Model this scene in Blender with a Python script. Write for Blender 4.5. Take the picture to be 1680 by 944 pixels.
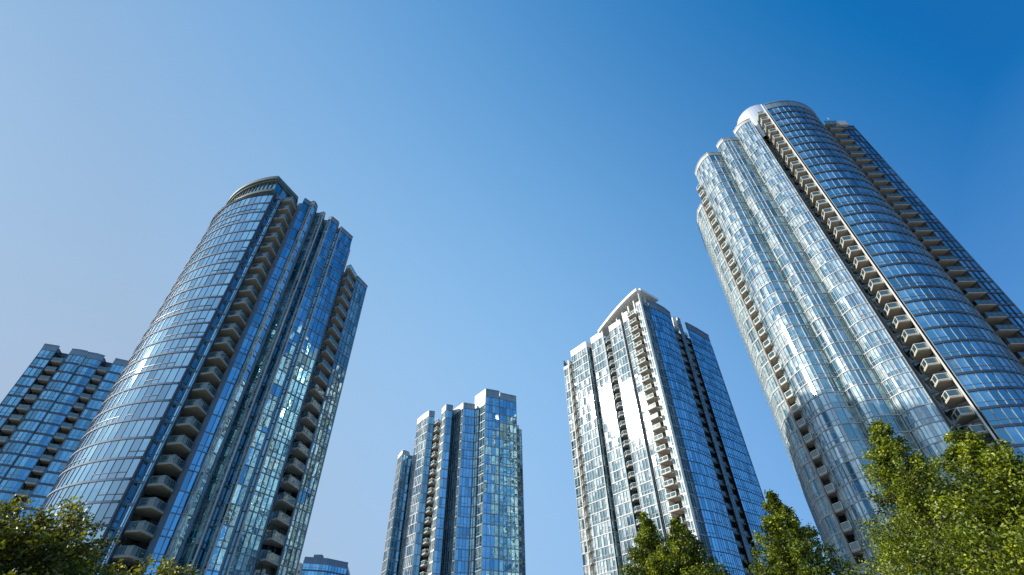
import bpy, math, random
from mathutils import Vector, Matrix
random.seed(7)
scene = bpy.context.scene
for o in list(bpy.data.objects): bpy.data.objects.remove(o, do_unlink=True)
COL = scene.collection
R = math.radians

# ------------------------------------------------------------------ camera
FPX, VPX, VPY, PW, PH = 800.0, 825.0, -431.0, 1680.0, 944.0
_dx, _dy = VPX - PW/2, PH/2 - VPY
_d = math.hypot(_dx, _dy); UX, UY = _dx/_d, _dy/_d
THETA = math.atan(FPX/_d)
CT, ST = math.cos(THETA), math.sin(THETA)
EYE = 1.6
camd = bpy.data.cameras.new('camera'); cam = bpy.data.objects.new('camera', camd); COL.objects.link(cam)
camd.sensor_width = 36.0; camd.lens = 36.0*FPX/PW; camd.clip_end = 9000; camd.clip_start = 0.1
CR = Vector((UY, -UX*ST, UX*CT)); CU = Vector((-UX, -UY*ST, UY*CT)); CF = Vector((0, CT, ST))
m = Matrix((CR, CU, -CF)).transposed().to_4x4(); m.translation = Vector((0, 0, EYE))
cam.matrix_world = m
scene.camera = cam

# ------------------------------------------------------------------ sky and sun
SUN_AZ, SUN_EL = -90.0, 26.3            # degrees from +Y towards +X, elevation
world = bpy.data.worlds.new('World'); scene.world = world; world.use_nodes = True
nt = world.node_tree; nt.nodes.clear()
wo = nt.nodes.new('ShaderNodeOutputWorld'); bg = nt.nodes.new('ShaderNodeBackground')
sky = nt.nodes.new('ShaderNodeTexSky'); sky.sky_type = 'NISHITA'; sky.sun_disc = False
sky.sun_elevation = R(SUN_EL); sky.sun_rotation = R(SUN_AZ)
sky.altitude = 0; sky.air_density = 1.0; sky.dust_density = 0.7; sky.ozone_density = 3.0
hs = nt.nodes.new('ShaderNodeHueSaturation'); hs.inputs['Saturation'].default_value = 1.12
nt.links.new(sky.outputs[0], hs.inputs['Color'])
# clear polarised blue added to the sky: deepens away from the sun, pales towards the horizon
SKY_S = 0.13
tcw = nt.nodes.new('ShaderNodeTexCoord'); spw = nt.nodes.new('ShaderNodeSeparateXYZ'); nt.links.new(tcw.outputs['Generated'], spw.inputs[0])
def wm(op, a, b, c=None):
    n = nt.nodes.new('ShaderNodeMath'); n.operation = op
    for i, v in enumerate((a, b, c)):
        if v is None: continue
        if isinstance(v, (int, float)): n.inputs[i].default_value = v
        else: nt.links.new(v, n.inputs[i])
    return n.outputs[0]
wx = wm('MINIMUM', wm('MAXIMUM', spw.outputs[0], -0.62), 0.67); wz = wm('MAXIMUM', spw.outputs[2], 0.0)
wxx = wm('MULTIPLY', wx, wx); wxz = wm('MULTIPLY', wx, wz); wzz = wm('MULTIPLY', wz, wz)
cmb = nt.nodes.new('ShaderNodeCombineXYZ')
for ch, (k0, kx, kz, kxx, kxz, kzz, lo) in enumerate(((0.286, -0.194, 0.145, -0.159, -0.028, -0.381, 0.0), (0.374, -0.014, 0.551, -0.371, -0.288, -0.701, 0.118), (0.546, 0.266, 0.778, -0.534, -0.572, -0.813, 0.37))):
    v = wm('MULTIPLY_ADD', wx, kx, k0)
    for t_, k_ in ((wz, kz), (wxx, kxx), (wxz, kxz), (wzz, kzz)): v = wm('MULTIPLY_ADD', t_, k_, v)
    v = wm('MAXIMUM', v, lo); v = wm('MULTIPLY', v, 0.707/SKY_S); nt.links.new(v, cmb.inputs[ch])
va = nt.nodes.new('ShaderNodeVectorMath'); va.operation = 'MULTIPLY_ADD'; nt.links.new(hs.outputs[0], va.inputs[0]); va.inputs[1].default_value = (0.106, 0.177, 0.212); nt.links.new(cmb.outputs[0], va.inputs[2])
nt.links.new(va.outputs[0], bg.inputs[0])
bg.inputs[1].default_value = SKY_S
nt.links.new(bg.outputs[0], wo.inputs[0])
sl = bpy.data.lights.new('sun', 'SUN'); sl.energy = 4.9; sl.angle = R(0.53); sl.color = (1.0, 0.93, 0.82)
sun = bpy.data.objects.new('sun', sl); COL.objects.link(sun)
sdir = Vector((math.sin(R(SUN_AZ))*math.cos(R(SUN_EL)), math.cos(R(SUN_AZ))*math.cos(R(SUN_EL)), math.sin(R(SUN_EL))))
sun.rotation_euler = sdir.to_track_quat('Z', 'Y').to_euler()
scene.view_settings.view_transform = 'Standard'; scene.view_settings.look = 'None'
scene.view_settings.exposure = 0.5; scene.view_settings.gamma = 1.0
scene.cycles.max_bounces = 6; scene.cycles.glossy_bounces = 4; scene.cycles.transparent_max_bounces = 10
scene.cycles.sample_clamp_indirect = 6.0

# ------------------------------------------------------------------ materials
def newmat(name):
    mt = bpy.data.materials.new(name); mt.use_nodes = True; mt.node_tree.nodes.clear(); return mt, mt.node_tree
def N(t, kind, **kw):
    n = t.nodes.new(kind)
    for k, v in kw.items(): setattr(n, k, v)
    return n
def ramp(t, stops, interp='LINEAR'):
    n = N(t, 'ShaderNodeValToRGB'); cr = n.color_ramp; cr.interpolation = interp
    while len(cr.elements) < len(stops): cr.elements.new(0.5)
    for e, (p, c) in zip(cr.elements, stops): e.position = p; e.color = (*c, 1)
    return n
def solid(name, col, rough=0.6, metal=0.0, var=0.12, scale=0.8, bump=0.0, spec=0.5, streak=True):
    mt, t = newmat(name)
    out = N(t, 'ShaderNodeOutputMaterial'); p = N(t, 'ShaderNodeBsdfPrincipled')
    tc = N(t, 'ShaderNodeTexCoord'); nz = N(t, 'ShaderNodeTexNoise'); nz.inputs['Scale'].default_value = scale; nz.inputs['Detail'].default_value = 6
    mp = N(t, 'ShaderNodeMapping'); mp.inputs['Scale'].default_value = (1.6, 1.6, .16 if streak else 1.6)
    t.links.new(tc.outputs['Object'], mp.inputs[0]); t.links.new(mp.outputs[0], nz.inputs['Vector'])
    r = ramp(t, [(0.3, tuple(c*(1-var) for c in col)), (0.7, tuple(min(1, c*(1+var)) for c in col))])
    t.links.new(nz.outputs[0], r.inputs[0]); t.links.new(r.outputs[0], p.inputs['Base Color'])
    p.inputs['Roughness'].default_value = rough; p.inputs['Metallic'].default_value = metal
    p.inputs['Specular IOR Level'].default_value = spec
    if bump:
        b = N(t, 'ShaderNodeBump'); b.inputs['Strength'].default_value = bump
        t.links.new(nz.outputs[0], b.inputs['Height']); t.links.new(b.outputs[0], p.inputs['Normal'])
    t.links.new(p.outputs[0], out.inputs[0]); return mt
def glass(name, tint, dark, mid, blind, pblind, base_refl, rough=0.03, wave=0.5, ior=1.55, dist='MULTI_GGX'):
    """curtain wall glass: mirror coat over the room or blind behind it, each pane a little different"""
    mt, t = newmat(name); L = t.links.new
    out = N(t, 'ShaderNodeOutputMaterial')
    a = N(t, 'ShaderNodeAttribute', attribute_name='rnd'); b = N(t, 'ShaderNodeAttribute', attribute_name='rnb')
    uv = N(t, 'ShaderNodeUVMap'); uv.uv_map = 'UVMap'; sep = N(t, 'ShaderNodeSeparateXYZ'); L(uv.outputs[0], sep.inputs[0])
    q = 1-pblind
    col = ramp(t, [(0.0, dark), (q*0.5, mid), (q*0.85, dark), (q, tuple(0.5*(x+y) for x, y in zip(mid, blind))), (min(1, q+0.12), blind)])
    L(a.outputs['Fac'], col.inputs[0])
    # a blind pulled part of the way down
    thr = N(t, 'ShaderNodeMath', operation='MULTIPLY_ADD'); L(b.outputs['Fac'], thr.inputs[0]); thr.inputs[1].default_value = -1.9; thr.inputs[2].default_value = 1.9
    gt = N(t, 'ShaderNodeMath', operation='GREATER_THAN'); L(sep.outputs['Y'], gt.inputs[0]); L(thr.outputs[0], gt.inputs[1])
    mk = N(t, 'ShaderNodeMath', operation='MULTIPLY'); L(gt.outputs[0], mk.inputs[0]); mk.inputs[1].default_value = 0.75
    mx = N(t, 'ShaderNodeMixRGB'); L(mk.outputs[0], mx.inputs[0]); L(col.outputs[0], mx.inputs[1]); mx.inputs[2].default_value = (*blind, 1)
    # soft room shapes seen through the pane
    tc = N(t, 'ShaderNodeTexCoord'); nz2 = N(t, 'ShaderNodeTexNoise'); nz2.inputs['Scale'].default_value = 1.3; nz2.inputs['Detail'].default_value = 3
    L(tc.outputs['Object'], nz2.inputs['Vector'])
    mul = N(t, 'ShaderNodeMixRGB', blend_type='MULTIPLY'); mul.inputs[0].default_value = 0.8; L(mx.outputs[0], mul.inputs[1])
    rr = ramp(t, [(0.35, (0.35, 0.35, 0.35)), (0.65, (1.25, 1.25, 1.25))]); L(nz2.outputs[0], rr.inputs[0]); L(rr.outputs[0], mul.inputs[2])
    df = N(t, 'ShaderNodeBsdfDiffuse'); L(mul.outputs[0], df.inputs[0])
    gl = N(t, 'ShaderNodeBsdfGlossy'); gl.inputs['Roughness'].default_value = rough
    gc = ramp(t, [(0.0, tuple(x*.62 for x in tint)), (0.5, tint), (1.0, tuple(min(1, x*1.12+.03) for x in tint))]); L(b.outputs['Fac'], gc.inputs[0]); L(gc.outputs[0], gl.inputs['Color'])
    gl.distribution = dist; g2 = N(t, 'ShaderNodeBsdfGlossy'); g2.distribution = dist; g2.inputs['Roughness'].default_value = rough; g2.inputs['Color'].default_value = (.93, .97, 1, 1)
    nz = N(t, 'ShaderNodeTexNoise'); nz.inputs['Scale'].default_value = 0.9; nz.inputs['Detail'].default_value = 2
    L(tc.outputs['Object'], nz.inputs['Vector'])
    bp = N(t, 'ShaderNodeBump'); bp.inputs['Strength'].default_value = 1.0; bp.inputs['Distance'].default_value = 0.02*wave
    L(nz.outputs[0], bp.inputs['Height']); L(bp.outputs[0], gl.inputs['Normal']); L(bp.outputs[0], g2.inputs['Normal'])
    fr = N(t, 'ShaderNodeFresnel'); fr.inputs[0].default_value = ior
    mix = N(t, 'ShaderNodeMixShader'); mix.inputs[0].default_value = base_refl; L(df.outputs[0], mix.inputs[1]); L(gl.outputs[0], mix.inputs[2])
    mix2 = N(t, 'ShaderNodeMixShader'); L(fr.outputs[0], mix2.inputs[0]); L(mix.outputs[0], mix2.inputs[1]); L(g2.outputs[0], mix2.inputs[2])
    L(mix2.outputs[0], out.inputs[0]); return mt
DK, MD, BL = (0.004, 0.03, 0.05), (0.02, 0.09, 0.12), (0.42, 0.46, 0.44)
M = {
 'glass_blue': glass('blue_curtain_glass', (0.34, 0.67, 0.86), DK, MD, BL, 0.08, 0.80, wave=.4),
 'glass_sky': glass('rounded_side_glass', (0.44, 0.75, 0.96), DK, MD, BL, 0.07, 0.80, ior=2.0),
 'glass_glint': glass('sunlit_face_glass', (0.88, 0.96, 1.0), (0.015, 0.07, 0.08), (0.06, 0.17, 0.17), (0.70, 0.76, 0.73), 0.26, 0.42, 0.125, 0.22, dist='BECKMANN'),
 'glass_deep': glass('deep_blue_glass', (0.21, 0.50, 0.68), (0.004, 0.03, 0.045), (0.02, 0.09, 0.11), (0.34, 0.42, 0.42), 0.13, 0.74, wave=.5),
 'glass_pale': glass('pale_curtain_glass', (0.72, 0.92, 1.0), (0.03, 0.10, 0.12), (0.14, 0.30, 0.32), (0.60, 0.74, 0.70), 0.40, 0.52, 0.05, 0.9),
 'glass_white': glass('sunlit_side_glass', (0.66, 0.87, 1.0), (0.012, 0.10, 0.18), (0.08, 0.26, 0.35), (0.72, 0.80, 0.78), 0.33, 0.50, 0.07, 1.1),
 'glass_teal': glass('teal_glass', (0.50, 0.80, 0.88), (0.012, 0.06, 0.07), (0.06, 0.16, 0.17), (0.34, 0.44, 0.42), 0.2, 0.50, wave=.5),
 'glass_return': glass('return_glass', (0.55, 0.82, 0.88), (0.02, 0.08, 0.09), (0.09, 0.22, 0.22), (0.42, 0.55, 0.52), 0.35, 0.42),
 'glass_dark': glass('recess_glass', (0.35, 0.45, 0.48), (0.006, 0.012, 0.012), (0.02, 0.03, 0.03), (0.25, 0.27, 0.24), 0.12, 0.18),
 'frame_dark': solid('dark_metal_frame', (0.07, 0.09, 0.12), 0.45, 0.2),
 'frame_grey': solid('grey_metal_frame', (0.20, 0.28, 0.35), 0.45, 0.2),
 'frame_light': solid('pale_metal_frame', (0.44, 0.46, 0.47), 0.45, 0.0, 0.18),
 'frame_white': solid('white_metal_frame', (0.66, 0.65, 0.62), 0.45, 0.0, 0.16),
 'concrete': solid('painted_concrete', (0.40, 0.36, 0.30), 0.85, 0, 0.10, 0.6),
 'concrete_grey': solid('grey_concrete', (0.17, 0.18, 0.18), 0.85, 0, 0.15, 0.6),
 'white_panel': solid('white_panel', (0.78, 0.77, 0.74), 0.5, 0, 0.05),
 'metal_drum': solid('brushed_metal_cladding', (0.75, 0.76, 0.78), 0.35, 0.5, 0.05),
 'green_roof': solid('green_grey_metal_roof', (0.13, 0.18, 0.16), 0.5, 0.2, 0.1),
 'grey_panel': solid('blue_grey_panel', (0.17, 0.23, 0.31), 0.75, 0.0, 0.12, spec=0.2),
 'beige_wall': solid('beige_render', (0.52, 0.44, 0.37), 0.85, 0, 0.1),
 'grass_green': solid('mown_grass', (0.07, 0.11, 0.035), 0.95, 0, 0.35, 0.5, 0.3, streak=False),
 'ground_grey': solid('city_ground', (0.27, 0.25, 0.22), 0.95, 0, 0.2, 0.05, streak=False),
 'asphalt': solid('asphalt', (0.05, 0.05, 0.052), 0.9, 0, 0.2, 2.0, streak=False),
 'paving': solid('paving', (0.38, 0.36, 0.33), 0.85, 0, 0.12, 1.0, streak=False),
 'bark': solid('bark', (0.09, 0.07, 0.05), 0.95, 0, 0.35, 6.0, 0.5, streak=False),
}
def railglass():
    mt, t = newmat('balcony_glass'); L = t.links.new
    out = N(t, 'ShaderNodeOutputMaterial'); tr = N(t, 'ShaderNodeBsdfTransparent'); tr.inputs[0].default_value = (0.38, 0.55, 0.53, 1)
    gl = N(t, 'ShaderNodeBsdfGlossy'); gl.inputs[0].default_value = (0.8, 0.9, 0.92, 1); gl.inputs['Roughness'].default_value = 0.04
    df = N(t, 'ShaderNodeBsdfDiffuse'); df.inputs[0].default_value = (0.12, 0.22, 0.21, 1)
    m1 = N(t, 'ShaderNodeMixShader'); m1.inputs[0].default_value = 0.3; L(tr.outputs[0], m1.inputs[1]); L(df.outputs[0], m1.inputs[2])
    fr = N(t, 'ShaderNodeFresnel'); fr.inputs[0].default_value = 1.5
    ma = N(t, 'ShaderNodeMath', operation='MULTIPLY_ADD'); L(fr.outputs[0], ma.inputs[0]); ma.inputs[1].default_value = 0.85; ma.inputs[2].default_value = 0.12
    m2 = N(t, 'ShaderNodeMixShader'); L(ma.outputs[0], m2.inputs[0]); L(m1.outputs[0], m2.inputs[1]); L(gl.outputs[0], m2.inputs[2])
    L(m2.outputs[0], out.inputs[0]); return mt
M['rail_glass'] = railglass()
def leafmat(name, c0, c1, c2, trans=0.35):
    mt, t = newmat(name); L = t.links.new
    out = N(t, 'ShaderNodeOutputMaterial'); a = N(t, 'ShaderNodeAttribute', attribute_name='rnd')
    r = ramp(t, [(0.0, c0), (0.55, c1), (1.0, c2)]); L(a.outputs['Fac'], r.inputs[0])  # wide ramp: shaded crown gaps and sunlit highlights put into the leaf colour
    df = N(t, 'ShaderNodeBsdfPrincipled'); df.inputs['Roughness'].default_value = 0.45; L(r.outputs[0], df.inputs['Base Color'])
    tl = N(t, 'ShaderNodeBsdfTranslucent'); hv = N(t, 'ShaderNodeHueSaturation'); hv.inputs['Value'].default_value = 1.6; hv.inputs['Hue'].default_value = 0.497
    L(r.outputs[0], hv.inputs['Color']); L(hv.outputs[0], tl.inputs[0])
    mx = N(t, 'ShaderNodeMixShader'); mx.inputs[0].default_value = trans; L(df.outputs[0], mx.inputs[1]); L(tl.outputs[0], mx.inputs[2])
    L(mx.outputs[0], out.inputs[0]); return mt
M['leaf_green'] = leafmat('green_leaves', (0.012, 0.024, 0.002), (0.12, 0.165, 0.005), (0.42, 0.45, 0.014), .28)
M['leaf_olive'] = leafmat('olive_leaves', (0.012, 0.018, 0.002), (0.14, 0.15, 0.005), (0.44, 0.38, 0.012), .28)

# ------------------------------------------------------------------ mesh helpers
class MB:
    def __init__(s): s.v, s.f, s.mi, s.uv, s.r1, s.r2 = [], [], [], [], [], []
    def quad(s, a, b, c, d, mi=0, uv=((0, 0), (1, 0), (1, 1), (0, 1)), r1=0.5, r2=0.5):
        n = len(s.v); s.v += [a, b, c, d]; s.f.append((n, n+1, n+2, n+3)); s.mi.append(mi); s.uv += uv; s.r1.append(r1); s.r2.append(r2)
    def poly(s, pts, mi=0):
        n = len(s.v); s.v += pts; s.f.append(tuple(range(n, n+len(pts)))); s.mi.append(mi); s.uv += [(0, 0)]*len(pts); s.r1.append(.5); s.r2.append(.5)
    def hexa(s, c, mi=0):          # 8 corners: bottom 4 ccw, top 4 ccw
        n = len(s.v); s.v += c
        for f in ((0, 3, 2, 1), (4, 5, 6, 7), (0, 1, 5, 4), (1, 2, 6, 5), (2, 3, 7, 6), (3, 0, 4, 7)):
            s.f.append(tuple(n+i for i in f)); s.mi.append(mi); s.uv += [(0, 0)]*4; s.r1.append(.5); s.r2.append(.5)
    def rect(s, p, d, nrm, w, o0, o1, z0, z1, mi=0):   # upright box at p, width w along d, from o0 to o1 along nrm
        h = w/2
        def P(a, o, z): return (p[0]+d[0]*a+nrm[0]*o, p[1]+d[1]*a+nrm[1]*o, z)
        s.hexa([P(-h, o1, z0), P(h, o1, z0), P(h, o0, z0), P(-h, o0, z0), P(-h, o1, z1), P(h, o1, z1), P(h, o0, z1), P(-h, o0, z1)], mi)
    def box(s, a, b, mi=0):
        s.hexa([(a[0], a[1], a[2]), (b[0], a[1], a[2]), (b[0], b[1], a[2]), (a[0], b[1], a[2]), (a[0], a[1], b[2]), (b[0], a[1], b[2]), (b[0], b[1], b[2]), (a[0], b[1], b[2])], mi)
    def prism(s, pts, z0, z1, mi=0):   # pts ccw from above
        n = len(pts)
        s.poly([(x, y, z1) for x, y in pts], mi); s.poly([(x, y, z0) for x, y in reversed(pts)], mi)
        for i in range(n):
            a, b = pts[i], pts[(i+1) % n]
            s.quad((a[0], a[1], z0), (b[0], b[1], z0), (b[0], b[1], z1), (a[0], a[1], z1), mi)
    def tube(s, a, b, r0, r1, k=8, mi=0):
        a, b = Vector(a), Vector(b); ax = (b-a).normalized(); u = ax.orthogonal().normalized(); w = ax.cross(u); n = len(s.v)
        for c, r in ((a, r0), (b, r1)):
            for i in range(k):
                t = 2*math.pi*i/k; s.v.append(tuple(c+u*math.cos(t)*r+w*math.sin(t)*r))
        for i in range(k):
            j = (i+1) % k; s.f.append((n+i, n+j, n+k+j, n+k+i)); s.mi.append(mi); s.uv += [(0, 0)]*4; s.r1.append(.5); s.r2.append(.5)
    def build(s, name, mats, parent=None, smooth=False, stuff=False):
        me = bpy.data.meshes.new(name); me.from_pydata(s.v, [], s.f)
        if not isinstance(mats, (list, tuple)): mats = [mats]
        for q in mats: me.materials.append(q)
        me.polygons.foreach_set('material_index', s.mi)
        if smooth: me.polygons.foreach_set('use_smooth', [True]*len(s.f))
        ul = me.uv_layers.new(name='UVMap'); ul.data.foreach_set('uv', [c for p in s.uv for c in p])
        for nm, vals in (('rnd', s.r1), ('rnb', s.r2)):
            at = me.attributes.new(nm, 'FLOAT', 'FACE'); at.data.foreach_set('value', vals)
        me.update()
        o = bpy.data.objects.new(name, me); COL.objects.link(o)
        if parent: o.parent = parent
        if stuff: o['kind'] = 'stuff'
        return o
def thing(name, label, cat, group=None, loc=(0, 0, 0)):
    o = bpy.data.objects.new(name, None); COL.objects.link(o); o.location = loc; o['label'] = label; o['category'] = cat
    o.empty_display_size = 0.5
    if group: o['group'] = group
    return o
def tag(o, label, cat, group=None):
    o['label'] = label; o['category'] = cat
    if group: o['group'] = group
def pol(az, D): return (D*math.sin(R(az)), D*math.cos(R(az)))
def arc(c, r, a0, a1, step):
    n = max(2, int(round(abs(R(a1-a0))*r/step)))
    return [(c[0]+r*math.cos(R(a0+(a1-a0)*i/n)), c[1]+r*math.sin(R(a0+(a1-a0)*i/n))) for i in range(n+1)]
def nrm2(a, b):
    dx, dy = b[0]-a[0], b[1]-a[1]; l = math.hypot(dx, dy) or 1e-6
    return (dx/l, dy/l), (dy/l, -dx/l), l
def offs(pts, o, closed=False):      # mitred offset of a polyline, + is outwards
    out = []; n = len(pts)
    for i in range(n):
        prv = pts[i-1] if (i > 0 or closed) else None; nx = pts[(i+1) % n] if (i < n-1 or closed) else None
        if prv is None: _, nn, _ = nrm2(pts[i], nx); k = 1
        elif nx is None: _, nn, _ = nrm2(prv, pts[i]); k = 1
        else:
            _, n1, _ = nrm2(prv, pts[i]); _, n2, _ = nrm2(pts[i], nx)
            bx, by = n1[0]+n2[0], n1[1]+n2[1]; l = math.hypot(bx, by)
            if l < 0.5: nn, k = n1, 1
            else:
                nn = (bx/l, by/l); k = min(1.8, 1/max(0.3, nn[0]*n1[0]+nn[1]*n1[1]))
        out.append((pts[i][0]+nn[0]*o*k, pts[i][1]+nn[1]*o*k))
    return out
def sweep(mb, pts, o0, o1, z0, z1, mi=0, zf=None):
    A, B = offs(pts, o0), offs(pts, o1)          # A inner, B outer
    for i in range(len(pts)-1):
        za0, za1 = (z0, z1); zb0, zb1 = (z0, z1)
        if zf: za0, za1 = zf(i); zb0, zb1 = zf(i+1)
        mb.hexa([(*B[i], za0), (*B[i+1], zb0), (*A[i+1], zb0), (*A[i], za0), (*B[i], za1), (*B[i+1], zb1), (*A[i+1], zb1), (*A[i], za1)], mi)
def project(p):
    v = Vector(p)-Vector((0, 0, EYE)); z = v.dot(CF)
    if z <= 0.1: return None
    return (v.dot(CR)/z*FPX+PW/2, PH/2-v.dot(CU)/z*FPX)
def score(p):                                     # rough picture size of something at p, zero out of frame
    q = project(p)
    if q is None or not (-20 < q[0] < PW+20 and -20 < q[1] < PH+15): return 0
    return 1.0/Vector(p).length

# ------------------------------------------------------------------ tower builder
class Tower:
    def __init__(s, root, fh): s.root, s.fh, s.bands, s.balc = root, fh, [], []
    def facade(s, pts, ztop, gl, fr, pw=1.3, tilt=0.6, fascia=0.3, fasc_out=0.07, mw=0.09, trans=0.5, parapet=1.1, z0=0.0, gapx=0, capmat=None, back=False, fasmat=None, mo=0.10):
        """one run of curtain wall: a window band per storey, its frame with mullions, and a parapet"""
        fh = s.fh; glm = M[gl]; frm = M[fr]
        panes = []
        for a, b in zip(pts, pts[1:]):
            d, n, l = nrm2(a, b); k = max(1, int(round(l/pw)))
            for i in range(k):
                panes.append(((a[0]+(b[0]-a[0])*i/k, a[1]+(b[1]-a[1])*i/k), (a[0]+(b[0]-a[0])*(i+1)/k, a[1]+(b[1]-a[1])*(i+1)/k), n, d))
        nf = int((ztop-z0)/fh+0.01)
        ztop_ = z0+nf*fh
        F = MB(); t = math.tan(R(tilt)); tall = random.random() < trans
        for k in range(nf):
            zb = z0+k*fh; B = MB()
            for (a, b, n, d) in panes:
                if random.random() < .3: tall = random.random() < trans
                cuts = [zb+fascia, zb+fascia+0.75, zb+fh] if tall else [zb+fascia, zb+fh]
                r1 = random.random(); r2 = random.random()
                for j in range(len(cuts)-1):
                    w = math.hypot(b[0]-a[0], b[1]-a[1]); h = cuts[j+1]-cuts[j]
                    tx = random.gauss(0, 1)*t*w/2; tz = random.gauss(0, 1)*t*h/2; o = -0.06
                    def P(q, sx, sz, z):
                        oo = o+sx*max(-.04, min(.04, tx))+sz*max(-.04, min(.04, tz)); return (q[0]+n[0]*oo, q[1]+n[1]*oo, z)
                    v0, v1 = (cuts[j]-cuts[0])/(fh-fascia), (cuts[j+1]-cuts[0])/(fh-fascia)
                    B.quad(P(a, -1, -1, cuts[j]), P(b, 1, -1, cuts[j]), P(b, 1, 1, cuts[j+1]), P(a, -1, 1, cuts[j+1]), 0, ((0, v0), (1, v0), (1, v1), (0, v1)), r1, r2)
                if tall:
                    c = ((a[0]+b[0])/2, (a[1]+b[1])/2); F.rect(c, d, n, math.hypot(b[0]-a[0], b[1]-a[1])-0.01, -0.10, 0.02, cuts[1]-0.035, cuts[1]+0.035)
            mid = panes[len(panes)//2][0]
            s.bands.append((score((mid[0], mid[1], zb+fh/2)) * (0 if back else min(12, len(panes)*pw)**0.5), B, glm))
            sweep(F, pts, -0.28, fasc_out, zb+(0.005 if k else 0), zb+fascia, 1)
        for i, (a, b, n, d) in enumerate(panes):
            F.rect(a, d, n, mw, -0.14, mo, z0+0.02, ztop_+parapet*0.5)
        a, b, n, d = panes[-1]; F.rect(b, d, n, mw, -0.14, mo, z0+0.02, ztop_+parapet*0.5)
        F.build('facade_frame', [frm, M[fasmat] if fasmat else frm], s.root)
        if parapet > 0:
            P_ = MB(); sweep(P_, pts, -0.30, fasc_out+0.05, ztop_, ztop_+parapet*0.86, 0); sweep(P_, pts, -0.36, fasc_out+0.16, ztop_+parapet*0.86, ztop_+parapet, 0)
            P_.build('parapet', M[capmat or fr], s.root)
        return ztop_
    def wall(s, pts, z0, z1, mat, name='wall', thick=0.3):
        W = MB(); sweep(W, pts, -thick, 0.0, z0, z1); return W.build(name, M[mat], s.root)
    def balcony(s, pts, back, z, mat='concrete', rail='frame_grey', h=1.05, th=0.22):
        """slab with an angular front; pts run left to right along the open edge, back closes it at the wall"""
        s.balc.append((score((pts[0][0], pts[0][1], z)), pts, back, z, mat, rail, h, th))
    def finish(s):
        s.bands.sort(key=lambda b: -b[0])
        for sc, B, g in s.bands[:99]: B.build('window_band', g, s.root)
        rest = s.bands[99:]; mats = []
        if rest:
            X = MB()
            for sc, B, g in rest:
                if g not in mats: mats.append(g)
                mi = mats.index(g); n = len(X.v); X.v += B.v; X.f += [tuple(i+n for i in f) for f in B.f]; X.mi += [mi]*len(B.f); X.uv += B.uv; X.r1 += B.r1; X.r2 += B.r2
            X.build('window_band', mats, s.root, stuff=True)
        s.balc.sort(key=lambda b: -b[0]); X = MB()
        XM = [M['concrete'], M['frame_grey'], M['rail_glass'], M['frame_white']]
        for i, (sc, pts, back, z, mat, rail, h, th) in enumerate(s.balc):
            S_ = MB() if i < 99 else X; K = MB() if i < 99 else X
            poly = list(pts)+list(reversed(back))
            ar = sum(poly[j][0]*poly[(j+1) % len(poly)][1]-poly[(j+1) % len(poly)][0]*poly[j][1] for j in range(len(poly)))
            if ar < 0: poly.reverse()
            S_.prism(poly, z-th, z, 0)
            inn = offs(pts, -0.06); mi = (3 if rail == 'frame_white' else 1) if i >= 99 else 0; mg = 2 if i >= 99 else 1
            wr = .05 if rail == 'frame_white' else .04
            sweep(K, inn, -wr, wr, z+h-wr*1.8, z+h, mi); sweep(K, inn, -wr, wr, z+0.02, z+0.11, mi)
            for a, b in zip(inn, inn[1:]):
                d, n, l = nrm2(a, b); k = max(1, int(round(l/1.3)))
                for q in range(k+1):
                    p = (a[0]+(b[0]-a[0])*q/k, a[1]+(b[1]-a[1])*q/k); K.rect(p, d, n, wr*1.6, -wr*.8, wr*.8, z, z+h-.01, mi)
                K.quad((*a, z+0.11), (*b, z+0.11), (*b, z+h-0.06), (*a, z+h-0.06), mg)
            if i < 99:
                so = S_.build('balcony', M[mat], s.root); K.build('railing', [M[rail], M['rail_glass']], so)
        if len(s.balc) > 99: X.build('balcony', XM, s.root, stuff=True)
def core(t, poly, z0, z1, name='wall', mat='concrete_grey'):
    """solid body of the building, just behind the glass"""
    ar = sum(poly[j][0]*poly[(j+1) % len(poly)][1]-poly[(j+1) % len(poly)][0]*poly[j][1] for j in range(len(poly)))
    p = list(poly)
    if ar < 0: p.reverse()
    q = offs(p, -0.32, closed=True)
    c = MB(); c.prism(q, z0, z1); return c.build(name, M[mat], t.root)
def roofslab(t, poly, z, name='roof', mat='concrete_grey'):
    ar = sum(poly[j][0]*poly[(j+1) % len(poly)][1]-poly[(j+1) % len(poly)][0]*poly[j][1] for j in range(len(poly)))
    p = list(poly)
    if ar < 0: p.reverse()
    c = MB(); c.prism(offs(p, -0.4, closed=True), z-0.2, z+0.1); c.build(name, M[mat], t.root)

# ------------------------------------------------------------------ ground
def sheet(name, x0, y0, x1, y1, z, mat):
    b = MB(); b.quad((x0, y0, z), (x1, y0, z), (x1, y1, z), (x0, y1, z)); o = b.build(name, M[mat]); o['kind'] = 'structure'; return o
sheet('ground', -4000, -4000, 4000, 4000, 0.0, 'ground_grey')
sheet('lawn', -70, 8, 60, 52, 0.004, 'grass_green')
sheet('path', -70, -3, 60, 5, 0.004, 'paving')
sheet('road', -400, -16, 400, -7, 0.004, 'asphalt')
kb = MB(); kb.box((-400, -7, 0), (400, -6.8, 0.13)); kb.box((-400, -16.2, 0), (400, -16, 0.13)); kb.build('kerb', M['paving'])['kind'] = 'structure'
ln = MB()
for i in range(-30, 30): ln.quad((i*6, -11.6, .008), (i*6+3, -11.6, .008), (i*6+3, -11.45, .008), (i*6, -11.45, .008))
ln.build('road_marking', M['white_panel'])['kind'] = 'structure'

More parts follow.
